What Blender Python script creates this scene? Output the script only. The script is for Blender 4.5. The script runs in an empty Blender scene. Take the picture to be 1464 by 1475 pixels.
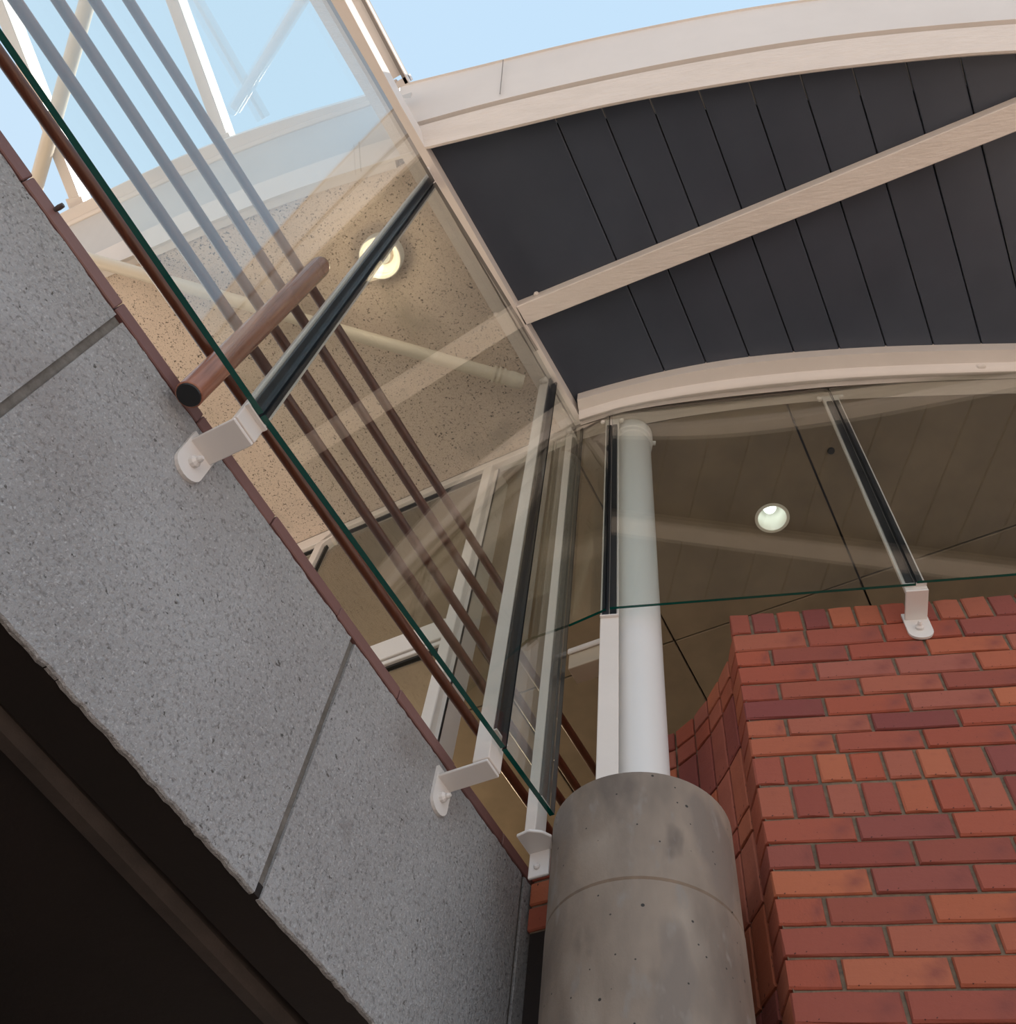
import bpy, bmesh, math, random
from mathutils import Vector, Matrix
R = random.Random(7)
sc = bpy.context.scene
COL = sc.collection

# ------------------------------------------------------------------ camera
cam_d = bpy.data.cameras.new('camera')
cam = bpy.data.objects.new('camera', cam_d)
COL.objects.link(cam)
F_PX = 1411.0
cam_d.sensor_fit = 'VERTICAL'
cam_d.sensor_height = 24.0
cam_d.lens = F_PX / 1475.0 * 24.0
cam_d.clip_start = 0.05
def norm(v): return v.normalized()
u = norm(Vector((161, -837.5, 1411)))                 # world up seen in camera axes (right, down, forward)
ex = Vector((8232, -788, -1411)); ex = norm(ex - u * ex.dot(u))
ey = u.cross(ex)
right = Vector((ex[0], ey[0], u[0])); down = Vector((ex[1], ey[1], u[1])); fwd = Vector((ex[2], ey[2], u[2]))
rot = Matrix((right, -down, -fwd)).transposed()
cam.matrix_world = Matrix.Translation((0, 0, 1.6)) @ rot.to_4x4()
sc.camera = cam

# ------------------------------------------------------------------ sky, sun, exposure
world = bpy.data.worlds.new('sky'); sc.world = world
world.use_nodes = True
nt = world.node_tree; nt.nodes.clear()
wo = nt.nodes.new('ShaderNodeOutputWorld'); bg = nt.nodes.new('ShaderNodeBackground')
tc = nt.nodes.new('ShaderNodeTexCoord'); sep = nt.nodes.new('ShaderNodeSeparateXYZ')
rmp = nt.nodes.new('ShaderNodeValToRGB')
rmp.color_ramp.elements[0].position = 0.0; rmp.color_ramp.elements[0].color = (0.80, 0.88, 0.95, 1)
rmp.color_ramp.elements[1].position = 1.0; rmp.color_ramp.elements[1].color = (0.57, 0.775, 0.975, 1)
nt.links.new(tc.outputs['Generated'], sep.inputs[0]); nt.links.new(sep.outputs['Z'], rmp.inputs[0])
nt.links.new(rmp.outputs[0], bg.inputs[0]); nt.links.new(bg.outputs[0], wo.inputs[0])
bg.inputs[1].default_value = 1.0
sun_d = bpy.data.lights.new('sun', 'SUN'); sun_d.energy = 6.6; sun_d.angle = 0.01; sun_d.color = (1.0, 0.92, 0.80)
sun = bpy.data.objects.new('sun', sun_d); COL.objects.link(sun)
sun.rotation_euler = Vector((1.0, 0.28, 1.75)).to_track_quat('Z', 'Y').to_euler()
vs = sc.view_settings
vs.view_transform = 'Standard'; vs.look = 'None'; vs.gamma = 1.0; vs.use_curve_mapping = False
vs.exposure = 0.0

# ------------------------------------------------------------------ materials
def mat(name, col, rough=0.6, metal=0.0, var=None, scale=8.0, bump=0.0, bscale=60.0, specks=None, rand=None, spec=0.5, stretch=None, coord='Object', pits=None):
    m = bpy.data.materials.new(name); m.use_nodes = True
    n = m.node_tree.nodes; l = m.node_tree.links
    b = n['Principled BSDF']; b.inputs['Roughness'].default_value = rough; b.inputs['Metallic'].default_value = metal
    b.inputs['Specular IOR Level'].default_value = spec
    t = n.new('ShaderNodeTexCoord'); vec = vec0 = t.outputs[coord]
    if stretch:
        mp = n.new('ShaderNodeMapping'); mp.inputs['Scale'].default_value = stretch
        l.new(vec, mp.inputs[0]); vec = mp.outputs[0]
    c = n.new('ShaderNodeRGB'); c.outputs[0].default_value = (*col, 1); out = c.outputs[0]
    def noise(s, det=4, r=0.6):
        q = n.new('ShaderNodeTexNoise'); q.inputs['Scale'].default_value = s; q.inputs['Detail'].default_value = det; q.inputs['Roughness'].default_value = r
        l.new(vec, q.inputs['Vector']); return q.outputs['Fac']
    def mix(fac, a, colr, blend='MIX'):
        x = n.new('ShaderNodeMix'); x.data_type = 'RGBA'; x.blend_type = blend
        if isinstance(fac, float): x.inputs[0].default_value = fac
        else: l.new(fac, x.inputs[0])
        l.new(a, x.inputs[6])
        if isinstance(colr, tuple): x.inputs[7].default_value = (*colr, 1)
        else: l.new(colr, x.inputs[7])
        return x.outputs[2]
    def ramp(fac, lo, hi):
        r = n.new('ShaderNodeMapRange'); r.inputs[1].default_value = lo; r.inputs[2].default_value = hi
        l.new(fac, r.inputs[0]); return r.outputs[0]
    if rand:                                           # per-object colour steps (fired bricks, tiles)
        oi = n.new('ShaderNodeObjectInfo'); rr = n.new('ShaderNodeValToRGB'); rr.color_ramp.interpolation = 'LINEAR'
        els = rr.color_ramp.elements
        for i, cc in enumerate(rand):
            e = els[i] if i < 2 else els.new(0.5)
            e.color = (*cc, 1)
        for i, e in enumerate(sorted(els, key=lambda e: 0)): pass
        for i in range(len(rand)): els[i].position = i / (len(rand) - 1)
        for i in range(len(rand)): els[i].color = (*rand[i], 1)
        l.new(oi.outputs['Random'], rr.inputs[0]); out = rr.outputs[0]
    if var: out = mix(ramp(noise(scale), 0.35, 0.7), out, var)
    if specks:
        for (sc_, lo, hi, cc) in specks: out = mix(ramp(noise(sc_, 3, 0.55), lo, hi), out, cc)
    if pits:
        for (sc_, th) in pits:
            q = n.new('ShaderNodeTexVoronoi'); q.inputs['Scale'].default_value = sc_; l.new(vec0, q.inputs['Vector'])
            r = n.new('ShaderNodeMapRange'); r.inputs[1].default_value = th * 1.3; r.inputs[2].default_value = th; l.new(q.outputs['Distance'], r.inputs[0])
            out = mix(r.outputs[0], out, (0.03, 0.026, 0.022))
    l.new(out, b.inputs['Base Color'])
    if bump:
        bp = n.new('ShaderNodeBump'); bp.inputs['Strength'].default_value = bump; bp.inputs['Distance'].default_value = 0.01
        l.new(noise(bscale, 5, 0.65), bp.inputs['Height']); l.new(bp.outputs[0], b.inputs['Normal'])
    return m

def glass_mat(name, tint):
    m = bpy.data.materials.new(name); m.use_nodes = True
    n = m.node_tree.nodes; l = m.node_tree.links; n.clear()
    o = n.new('ShaderNodeOutputMaterial'); tr = n.new('ShaderNodeBsdfTransparent'); tr.inputs[0].default_value = (*tint, 1)
    gl = n.new('ShaderNodeBsdfGlossy'); gl.inputs['Roughness'].default_value = 0.0; gl.inputs[0].default_value = (1, 1, 1, 1)
    g = n.new('ShaderNodeNewGeometry'); mr = n.new('ShaderNodeMapRange')
    mr.inputs[3].default_value = 1.60; mr.inputs[4].default_value = 1 / 1.60     # thin pane: same Fresnel on both faces
    l.new(g.outputs['Backfacing'], mr.inputs[0])
    fr = n.new('ShaderNodeFresnel'); l.new(mr.outputs[0], fr.inputs['IOR'])
    mx = n.new('ShaderNodeMixShader'); l.new(fr.outputs[0], mx.inputs[0]); l.new(tr.outputs[0], mx.inputs[1]); l.new(gl.outputs[0], mx.inputs[2])
    l.new(mx.outputs[0], o.inputs[0])
    return m

def emit_mat(name, col, s):
    m = bpy.data.materials.new(name); m.use_nodes = True
    n = m.node_tree.nodes; n.clear(); o = n.new('ShaderNodeOutputMaterial'); e = n.new('ShaderNodeEmission')
    e.inputs[0].default_value = (*col, 1); e.inputs[1].default_value = s; m.node_tree.links.new(e.outputs[0], o.inputs[0]); return m

M = {}
M['white'] = mat('white_paint', (0.74, 0.69, 0.65), 0.38, var=(0.70, 0.65, 0.61), scale=3, bump=0.10, bscale=14)
M['timber'] = mat('painted_timber', (0.74, 0.68, 0.63), 0.42, var=(0.69, 0.63, 0.58), scale=4, bump=0.5, bscale=9, stretch=(1.6, 7, 7))
M['fascia_paint'] = mat('painted_fascia', (0.72, 0.67, 0.63), 0.5, var=(0.67, 0.62, 0.58), scale=2, bump=0.06, bscale=25)
M['slate'] = mat('slate_paint', (0.055, 0.067, 0.093), 0.36, var=(0.042, 0.052, 0.074), scale=2.2, bump=0.05, bscale=30)
M['groove'] = mat('groove_dark', (0.012, 0.013, 0.016), 0.7)
M['render'] = mat('textured_render', (0.44, 0.445, 0.46), 0.85, var=(0.35, 0.345, 0.35), scale=2.0, bump=1.0, bscale=85,
                  specks=[(95, 0.52, 0.70, (0.24, 0.235, 0.235)), (62, 0.665, 0.71, (0.12, 0.115, 0.11)), (150, 0.56, 0.70, (0.55, 0.555, 0.57)), (1.1, 0.57, 0.85, (0.25, 0.215, 0.20)), (4.5, 0.66, 0.80, (0.23, 0.215, 0.21))])
M['joint'] = mat('recessed_joint', (0.22, 0.20, 0.18), 0.9, var=(0.13, 0.115, 0.10), scale=30, bump=0.6, bscale=80)
M['tile'] = mat('coping_tile', (0.19, 0.09, 0.082), 0.55, rand=[(0.17, 0.08, 0.075), (0.20, 0.095, 0.09), (0.215, 0.11, 0.10)], bump=0.15, bscale=50)
M['soffit'] = mat('soffit_painted_shade', (0.016, 0.010, 0.009), 0.8, var=(0.009, 0.006, 0.005), scale=3, bump=0.2, bscale=20)  # near-black colour carries the deep shade under the walkway
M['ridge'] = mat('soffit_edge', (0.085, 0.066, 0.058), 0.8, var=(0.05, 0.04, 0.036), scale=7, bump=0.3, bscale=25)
M['brick'] = mat('fired_brick', (0.36, 0.12, 0.08), 0.78, spec=0.25,
                 rand=[(0.32, 0.083, 0.056), (0.38, 0.098, 0.058), (0.22, 0.062, 0.058), (0.42, 0.122, 0.064), (0.34, 0.112, 0.085), (0.46, 0.145, 0.076), (0.26, 0.076, 0.066), (0.37, 0.100, 0.062)],
                 bump=0.28, bscale=48, specks=[(60, 0.68, 0.72, (0.085, 0.03, 0.025)), (8, 0.56, 0.85, (0.22, 0.068, 0.058)), (5, 0.64, 0.85, (0.50, 0.20, 0.12)), (3.1, 0.66, 0.78, (0.46, 0.27, 0.22))])
M['mortar'] = mat('mortar', (0.22, 0.165, 0.115), 0.95, var=(0.13, 0.10, 0.075), scale=35, bump=0.6, bscale=70)
M['concrete'] = mat('cast_concrete', (0.315, 0.255, 0.205), 0.55, var=(0.165, 0.132, 0.108), scale=2.6, bump=0.2, bscale=24, spec=0.4, stretch=(1.6, 1.6, 0.75), pits=[(13, 0.050), (26, 0.055)],
                    specks=[(1.6, 0.54, 0.70, (0.41, 0.36, 0.31)), (6, 0.58, 0.74, (0.15, 0.12, 0.10)), (2.3, 0.60, 0.66, (0.20, 0.165, 0.14)), (11, 0.60, 0.70, (0.25, 0.22, 0.195))])
M['stucco'] = mat('speckled_plaster', (0.71, 0.60, 0.51), 0.85, var=(0.61, 0.515, 0.44), scale=1.6, bump=0.45, bscale=60,
                  specks=[(105, 0.61, 0.655, (0.16, 0.13, 0.10)), (60, 0.66, 0.69, (0.11, 0.09, 0.07)), (170, 0.58, 0.68, (0.36, 0.30, 0.24)), (2.6, 0.56, 0.78, (0.45, 0.39, 0.32))])
M['slab'] = mat('ceiling_slab', (0.24, 0.19, 0.135), 0.75, var=(0.17, 0.135, 0.096), scale=2.4, bump=0.1, bscale=25)
M['rail'] = mat('varnished_rail', (0.135, 0.045, 0.024), 0.28, var=(0.085, 0.027, 0.015), scale=5, stretch=(14, 1.2, 14), bump=0.05)
M['railpost'] = mat('varnished_post', (0.37, 0.155, 0.10), 0.25, var=(0.25, 0.095, 0.058), scale=4, stretch=(22, 22, 1.4), bump=0.05)
M['gasket'] = mat('black_gasket', (0.010, 0.011, 0.013), 0.30)
M['white_gloss'] = mat('gloss_white_steel', (0.78, 0.76, 0.75), 0.22, var=(0.74, 0.72, 0.71), scale=2)
M['pipe_white'] = mat('gloss_white_pipe', (0.72, 0.72, 0.72), 0.30, bump=0.03, bscale=40)
M['cream'] = mat('cream_pipe_paint', (0.66, 0.60, 0.50), 0.4)
M['fascia_shade'] = mat('shade_toned_fascia', (0.56, 0.545, 0.53), 0.5, var=(0.50, 0.485, 0.47), scale=2)  # fascia colour greyed to mimic its dimmer light beside the strip below
M['bolt'] = mat('bolt_paint', (0.55, 0.51, 0.48), 0.4)
M['steel_dark'] = mat('dark_bolt', (0.09, 0.07, 0.07), 0.5)
M['gutter'] = mat('gutter_dark', (0.25, 0.22, 0.20), 0.5)
M['gap'] = mat('recess_shade_tone', (0.42, 0.36, 0.31), 0.6)  # brown tone stands in for the shading inside the groove
M['glass'] = glass_mat('clear_glass', (0.955, 0.975, 0.96))
M['edge'] = mat('glass_edge', (0.0, 0.075, 0.06), 0.12)
M['lamp'] = emit_mat('lamp_glow', (1.0, 0.86, 0.60), 1.25)
M['lamp_w'] = emit_mat('lamp_glow_white', (0.93, 1.0, 0.95), 4.0)
M['reflector'] = mat('lamp_reflector', (0.85, 0.84, 0.78), 0.35)
M['ground'] = mat('courtyard_paving', (0.56, 0.44, 0.37), 0.9, var=(0.50, 0.39, 0.33), scale=2)
M['court'] = mat('bounce_cut_ground', (0.055, 0.045, 0.04), 0.9)  # dark tone of the added disc that weakens ground bounce
M['inwall'] = mat('interior_plaster', (0.50, 0.42, 0.32), 0.9)
M['infloor'] = mat('interior_floor', (0.48, 0.38, 0.28), 0.7)

# ------------------------------------------------------------------ helpers
def link(name, me, m=None, parent=None, mats=None):
    o = bpy.data.objects.new(name, me); COL.objects.link(o)
    if m: me.materials.append(m)
    if mats:
        for x in mats: me.materials.append(x)
    if parent: o.parent = parent
    return o
def mesh(verts, faces, smooth=False, name='m'):
    me = bpy.data.meshes.new(name); me.from_pydata([tuple(v) for v in verts], [], faces); me.update()
    bm = bmesh.new(); bm.from_mesh(me); bmesh.ops.recalc_face_normals(bm, faces=bm.faces[:]); bm.to_mesh(me); bm.free()
    if smooth:
        for p in me.polygons: p.use_smooth = True
    return me
def bevel(me, w, seg=1):
    bm = bmesh.new(); bm.from_mesh(me)
    bmesh.ops.bevel(bm, geom=bm.edges[:], offset=w, segments=seg, affect='EDGES', profile=0.5, clamp_overlap=True)
    bm.to_mesh(me); bm.free(); return me
def tagset(o, label, cat, group=None):
    o['label'] = label; o['category'] = cat
    if group: o['group'] = group
    return o
def empty(name, loc=(0, 0, 0)):
    o = bpy.data.objects.new(name, None); COL.objects.link(o); o.empty_display_size = 0.1; o.location = loc; return o
def thing(name, loc, label, cat, group=None): return tagset(empty(name, loc), label, cat, group)
def struct(name, loc=(0, 0, 0)):
    o = empty(name, loc); o['kind'] = 'structure'; return o
def base(root): return Vector(root.location)
# all geometry below is given in world coordinates; part() shifts it to its thing's base
def part(root, name, verts, faces, m, smooth=False, bv=0.0, seg=1, mats=None):
    b = base(root) if root else Vector((0, 0, 0))
    me = mesh([Vector(v) - b for v in verts], faces, smooth)
    if bv: bevel(me, bv, seg)
    return link(name, me, m, root, mats)
def prism(poly, z0, z1):
    n = len(poly)
    v = [(*p, z0) for p in poly] + [(*p, z1) for p in poly]
    f = [list(range(n))[::-1], list(range(n, 2 * n))] + [[i, (i + 1) % n, n + (i + 1) % n, n + i] for i in range(n)]
    return v, f
def obox(o, ax, ay, az, lx, ly, lz):
    o = Vector(o); ax, ay, az = Vector(ax).normalized() * lx, Vector(ay).normalized() * ly, Vector(az).normalized() * lz
    v = [o + ax * i + ay * j + az * k for k in (0, 1) for j in (0, 1) for i in (0, 1)]
    return v, [[0, 2, 3, 1], [4, 5, 7, 6], [0, 1, 5, 4], [2, 6, 7, 3], [0, 4, 6, 2], [1, 3, 7, 5]]
def tube(pts, r, n=16):
    pts = [Vector(p) for p in pts]; vs_, fs = [], []
    rr = r if isinstance(r, (list, tuple)) else [r] * len(pts)
    for i, p in enumerate(pts):
        t = (pts[min(i + 1, len(pts) - 1)] - pts[max(i - 1, 0)]).normalized()
        a = t.cross(Vector((0, 0, 1)));  a = a if a.length > 0.05 else t.cross(Vector((1, 0, 0))); a.normalize(); b = t.cross(a)
        for k in range(n):
            w = 2 * math.pi * k / n; vs_.append(p + (a * math.cos(w) + b * math.sin(w)) * rr[i])
    for i in range(len(pts) - 1):
        for k in range(n): fs.append([i * n + k, i * n + (k + 1) % n, (i + 1) * n + (k + 1) % n, (i + 1) * n + k])
    fs += [list(range(n))[::-1], list(range((len(pts) - 1) * n, len(pts) * n))]
    return vs_, fs
def lathe(c, prof, n=48, closed=False):
    v, f = [], []
    for (r, z) in prof:
        for k in range(n):
            w = 2 * math.pi * k / n; v.append((c[0] + r * math.cos(w), c[1] + r * math.sin(w), z))
    m_ = len(prof)
    for i in range(m_ if closed else m_ - 1):
        j = (i + 1) % m_
        for k in range(n): f.append([i * n + k, i * n + (k + 1) % n, j * n + (k + 1) % n, j * n + k])
    if not closed: f += [list(range(n))[::-1], list(range((m_ - 1) * n, m_ * n))]
    return v, f
def smooth_by_angle(o, a=0.6):
    me = o.data
    for p in me.polygons: p.use_smooth = True
    bm = bmesh.new(); bm.from_mesh(me)
    for e in bm.edges:
        if len(e.link_faces) != 2 or e.calc_face_angle(0) > a: e.smooth = False
    bm.to_mesh(me); bm.free(); return o
def loft(rows):                                        # rows: closed section per station -> solid
    n = len(rows[0]); v = [p for r in rows for p in r]; f = []
    for i in range(len(rows) - 1):
        for k in range(n): f.append([i * n + k, i * n + (k + 1) % n, (i + 1) * n + (k + 1) % n, (i + 1) * n + k])
    f += [list(range(n))[::-1], list(range((len(rows) - 1) * n, len(rows) * n))]
    return v, f
def interp(x, pts):
    if x <= pts[0][0]:
        a, b = pts[0], pts[1]
    elif x >= pts[-1][0]:
        a, b = pts[-2], pts[-1]
    else:
        for a, b in zip(pts, pts[1:]):
            if a[0] <= x <= b[0]: break
    t = (x - a[0]) / (b[0] - a[0]); return a[1] + (b[1] - a[1]) * t
def smoothcurve(pts, n=3):
    # light smoothing of a surveyed polyline, endpoints kept
    p = [tuple(q) for q in pts]
    for _ in range(n):
        q = [p[0]]
        for a, b in zip(p, p[1:]): q += [(a[0] * .75 + b[0] * .25, a[1] * .75 + b[1] * .25), (a[0] * .25 + b[0] * .75, a[1] * .25 + b[1] * .75)]
        q.append(p[-1]); p = q
    return p

# ------------------------------------------------------------------ layout (metres). The walkway runs along D2; N2 points out of it, towards the court.
D2 = Vector((0.31203, 0.95007, 0)).normalized(); N2 = Vector((D2.y, -D2.x, 0)); UP = Vector((0, 0, 1))
DL = N2.dot(Vector((-0.455, 2.055, 0)))
def W(s, off, z=0.0): return D2 * s + N2 * (DL + off) + UP * z
def W2(s, off): p = W(s, off); return (p.x, p.y)
YB, YG = 2.15, 2.002          # face of brick wall, plane of the front glass
ZC = 5.95                     # underside of the roof beams
ZP = 6.03                     # underside of the boards
def goff(s): return 0.0 if s < 0.49 else 0.0289 * (s - 0.49)

# ------------------------------------------------------------------ ground and far shell
fg = struct('floor')
part(fg, 'pale_paving', *prism([(-25, -25), (25, -25), (25, 25), (-25, 25)], -0.1, 0), M['ground'])
part(fg, 'bounce_cut_disc', *prism([(3.6 * math.cos(t * math.pi / 16), 0.6 + 3.4 * math.sin(t * math.pi / 16)) for t in range(32)], 0.0, 0.012), M['court'])  # unseen dark disc added to reduce light bouncing up from the ground

# ------------------------------------------------------------------ left parapet wall of the walkway (rendered panels, tile coping)
wl = struct('wall_left', W(0, -0.2, 0))
def so_box(root, name, s0, s1, o0, o1, z0, z1, m, bv=0.0, seg=1):
    v, f = obox(W(s0, o0, z0), D2, N2, UP, s1 - s0, o1 - o0, z1 - z0); return part(root, name, v, f, m, bv=bv, seg=seg)
so_box(wl, 'backing', -1.8, 2.42, -0.285, -0.158, 2.77, 3.50, M['joint'])
edges = [-1.72, -0.79, 0.152, 1.086, 2.02, 2.42]
def ragged_panel(s0, s1, z0, z1):
    n = 60; vs_ = []
    ss = [s0 + (s1 - s0) * i / n for i in range(n + 1)]
    top = [z1 + R.uniform(-0.003, 0.003) for _ in ss]; bot = [z0 + R.uniform(-0.0022, 0.0022) for _ in ss]
    rows = []
    for s_, a, b in zip(ss, bot, top):
        rows.append([W(s_, -0.154, a), W(s_, -0.150, a + 0.003), W(s_, -0.150, b - 0.006), W(s_, -0.158, b), W(s_, -0.162, b), W(s_, -0.162, a)])
    return loft(rows)
for a, b in zip(edges, edges[1:]):
    part(wl, 'render_panel', *ragged_panel(a + 0.010, b - 0.010, 2.742, 3.5055), M['render'])
k = 0; s_ = -1.62
while s_ < 2.36:
    L_ = 0.292
    v, f = obox(W(s_ + 0.001, -0.36, 3.506), D2, N2, UP, L_ - 0.002, 0.36 - 0.148 + R.uniform(-0.002, 0.002), 0.041 + R.uniform(-0.0015, 0.0015))
    part(wl, 'coping_tile', v, f, M['tile'], bv=0.0025)
    s_ += L_
# underside of the walkway
sf = struct('soffit', W(0, -1.2, 2.7))
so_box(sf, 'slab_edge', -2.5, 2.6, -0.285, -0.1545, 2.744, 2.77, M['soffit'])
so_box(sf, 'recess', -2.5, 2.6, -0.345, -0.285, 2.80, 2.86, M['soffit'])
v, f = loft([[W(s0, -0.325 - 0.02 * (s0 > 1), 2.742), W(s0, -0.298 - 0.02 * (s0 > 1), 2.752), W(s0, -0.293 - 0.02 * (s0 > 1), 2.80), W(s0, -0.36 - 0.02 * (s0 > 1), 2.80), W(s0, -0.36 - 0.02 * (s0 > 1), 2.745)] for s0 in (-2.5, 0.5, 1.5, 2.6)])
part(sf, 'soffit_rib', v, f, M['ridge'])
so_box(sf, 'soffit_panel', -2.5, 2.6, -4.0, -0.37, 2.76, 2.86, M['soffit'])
# walkway floor slab and building below
fl = struct('floor', W(0, -2, 2.9))
so_box(fl, 'walkway_slab', -2.5, 2.45, -4.0, -0.29, 3.30, 3.44, M['infloor'])
v, f = prism([W2(2.45, -4.0), W2(2.45, -0.30), (-0.20, 2.75), (5.0, 2.75), (5.0, 10.0), (-6.0, 10.0)], 3.30, 3.44)
part(fl, 'hall_slab', v, f, M['infloor'])
wb = struct('wall_lower', W(1, -1.6, 0))
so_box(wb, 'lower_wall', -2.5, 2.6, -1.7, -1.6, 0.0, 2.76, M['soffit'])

# ------------------------------------------------------------------ brick wall with curved return
wf = struct('wall_front', (0.6, YB, 0))
PATH = smoothcurve([(0.153, 2.15), (0.151, 2.205), (0.122, 2.277), (0.084, 2.362), (0.045, 2.435), (-0.003, 2.510), (-0.062, 2.572), (-0.125, 2.606), (-0.20, 2.622), (-0.27, 2.632)], 2)
XR = 2.62
def off_path(d):                                       # shift the return face inwards (to its right-hand, inner side)
    out = []
    for i, p in enumerate(PATH):
        a, b = PATH[max(i - 1, 0)], PATH[min(i + 1, len(PATH) - 1)]
        t = Vector((b[0] - a[0], b[1] - a[1])).normalized(); nrm = Vector((t.y, -t.x))
        out.append((p[0] + nrm.x * d, p[1] + nrm.y * d))
    return out
core = off_path(0.009)
part(wf, 'mortar_core', *prism([(XR, 2.26), (0.166, 2.26), (0.163, YB + 0.009), (XR, YB + 0.009)], 0.0, 4.465), M['mortar'])
poly = [(0.175, YB + 0.02)] + core[1:] + [(-0.27, 2.74), (0.10, 2.74), (0.22, 2.5), (0.30, 2.27)]
part(wf, 'mortar_core', *prism(poly[::-1], 0.0, 4.352), M['mortar'])
def brick_mesh(lx, h, d):
    # front face irregular, arrises softened; origin at lower left front corner, x along face, y into the wall
    j = lambda a=0.0022: R.uniform(-a, a)
    c = 0.004
    fr = [(c + j(), 0 + j(.0015), c + j()), (lx / 2, j(.0012), c * .7 + j()), (lx - c + j(), j(.0015), c + j()), (lx - c + j(), j(.0015), h - c + j()), (lx / 2, j(.0012), h - c * .7 + j()), (c + j(), j(.0015), h - c + j())]
    mi = [(0, .005, 0), (lx / 2, .005, j(.001)), (lx, .005, 0), (lx, .005, h), (lx / 2, .005, h + j(.001)), (0, .005, h)]
    bk = [(x, d, z) for x, _, z in mi]
    v = fr + mi + bk
    f = [[0, 1, 2, 3, 4, 5]] + [[i, 6 + i, 6 + (i + 1) % 6, (i + 1) % 6] for i in range(6)] + [[6 + i, 12 + i, 12 + (i + 1) % 6, 6 + (i + 1) % 6] for i in range(6)]
    return mesh(v, f)
VAR = [brick_mesh(1.0 * 0.2357, 0.076, 0.07) for _ in range(8)]
VARH = [brick_mesh(0.078, 0.105, 0.07) for _ in range(7)]
def sharemesh(ms):
    for me in ms: me.materials.append(M['brick'])
sharemesh(VAR); sharemesh(VARH)
def put_brick(p, ang, lx, h, header=False, proud=None):
    me = R.choice(VARH if header else VAR)
    o = bpy.data.objects.new('brick', me); COL.objects.link(o); o.parent = wf
    o.location = Vector(p) - base(wf); o.rotation_euler = (0, 0, ang)
    o.scale = (lx / (0.078 if header else 0.2357), 1, h / (0.105 if header else 0.076))
    return o
# course table: (bottom, top, kind)   kinds: h header row on edge, f starts with a full stretcher, b starts with a half
courses = [(4.3666, 4.472, 'h', 0.223, 0.0875), (4.272, 4.358, 'f', 0.394, 0), (4.192, 4.263, 'b', 0.267, 0), (4.103, 4.183, 'f', 0.397, 0), (4.022, 4.094, 'b', 0.270, 0), (3.938, 4.013, 'f', 0.395, 0), (3.861, 3.929, 'b', 0.270, 0), (3.781, 3.852, 'f', 0.399, 0),
           (3.668, 3.772, 'h', 0.237, 0.0925), (3.544, 3.656, 'h', 0.245, 0.0935), (3.458, 3.535, 'f', 0.394, 0), (3.375, 3.449, 'b', 0.274, 0), (3.291, 3.366, 'f', 0.397, 0), (3.206, 3.282, 'b', 0.272, 0), (3.121, 3.197, 'f', 0.398, 0), (3.037, 3.112, 'b', 0.277, 0)]
z = 3.037
for i in range(5):
    z -= 0.0845; courses.append((z, z + 0.0755, 'f' if i % 2 == 0 else 'b', 0.399 if i % 2 == 0 else 0.277, 0))
# arc-length table of the return
AL = [0.0]
for a, b in zip(PATH, PATH[1:]): AL.append(AL[-1] + math.hypot(b[0] - a[0], b[1] - a[1]))
def at(t):
    for i in range(len(PATH) - 1):
        if AL[i + 1] >= t: break
    w = (t - AL[i]) / (AL[i + 1] - AL[i]); return Vector((PATH[i][0] + (PATH[i + 1][0] - PATH[i][0]) * w, PATH[i][1] + (PATH[i + 1][1] - PATH[i][1]) * w))
NB = 0
for ci, (z0, z1, kind, xj, step) in enumerate(courses):
    h = z1 - z0
    x = 0.153; nj = xj
    while x < XR - 0.02:
        x1 = min(nj - 0.005, XR)
        put_brick((x, YB + R.uniform(-.0015, .0015), z0), 0, x1 - x, h, kind == 'h'); NB += 1
        x = x1 + 0.010; nj = x + (step if kind == 'h' else 0.2457) - 0.005
    # straight pier of the return, one header deep
    if z1 < 3.0 or kind == 'h' and z1 > 4.4: continue
    for a, b in [(0.0, 0.112)] + ([(0.60, AL[-1])] if AL[-1] > 0.66 else []):
        p, q = at(a + 0.0045 if a else 0.0015), at(b - 0.0045)
        d = p - q; ang = math.atan2(d.y, d.x)
        o = put_brick((q.x, q.y, z0), ang, d.length, h, True); NB += 1
        if not a: o.location += Vector((0.0005, 0.003, 0))
        o.scale.y = 0.5
# curved part: stack-bonded bands of headers and upright soldiers
tend = min(0.60, AL[-1]); nst = round((tend - 0.112) / 0.108)
stops = [0.112 + (tend - 0.112) * k / nst for k in range(nst + 1)]
for z0, z1 in ((4.276, 4.358), (4.187, 4.266), (3.940, 4.177), (3.695, 3.930), (3.606, 3.685), (3.362, 3.596), (3.118, 3.352), (3.032, 3.108)):
    for a, b in zip(stops, stops[1:]):
        p, q = at(a + 0.0045), at(b - 0.0045)
        d = p - q; ang = math.atan2(d.y, d.x)
        o = put_brick((q.x, q.y, z0), ang, d.length, z1 - z0, True); NB += 1
        o.scale.y = 0.5
# ------------------------------------------------------------------ low brick pier behind the column
pr_ = thing('brick_pier', W(2.12, -0.10, 0), 'low red brick pier squeezed between the rendered wall and concrete column', 'pier')
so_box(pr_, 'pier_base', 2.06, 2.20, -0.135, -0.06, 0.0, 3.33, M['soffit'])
so_box(pr_, 'mortar_core', 2.06, 2.20, -0.135, -0.06, 3.33, 3.56, M['mortar'])
for i in range(3):
    z0 = 3.335 + i * 0.0845
    so_box(pr_, 'brick', 2.052, 2.20, -0.142, -0.052, z0, z0 + 0.075, M['brick'], bv=0.004)

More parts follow.
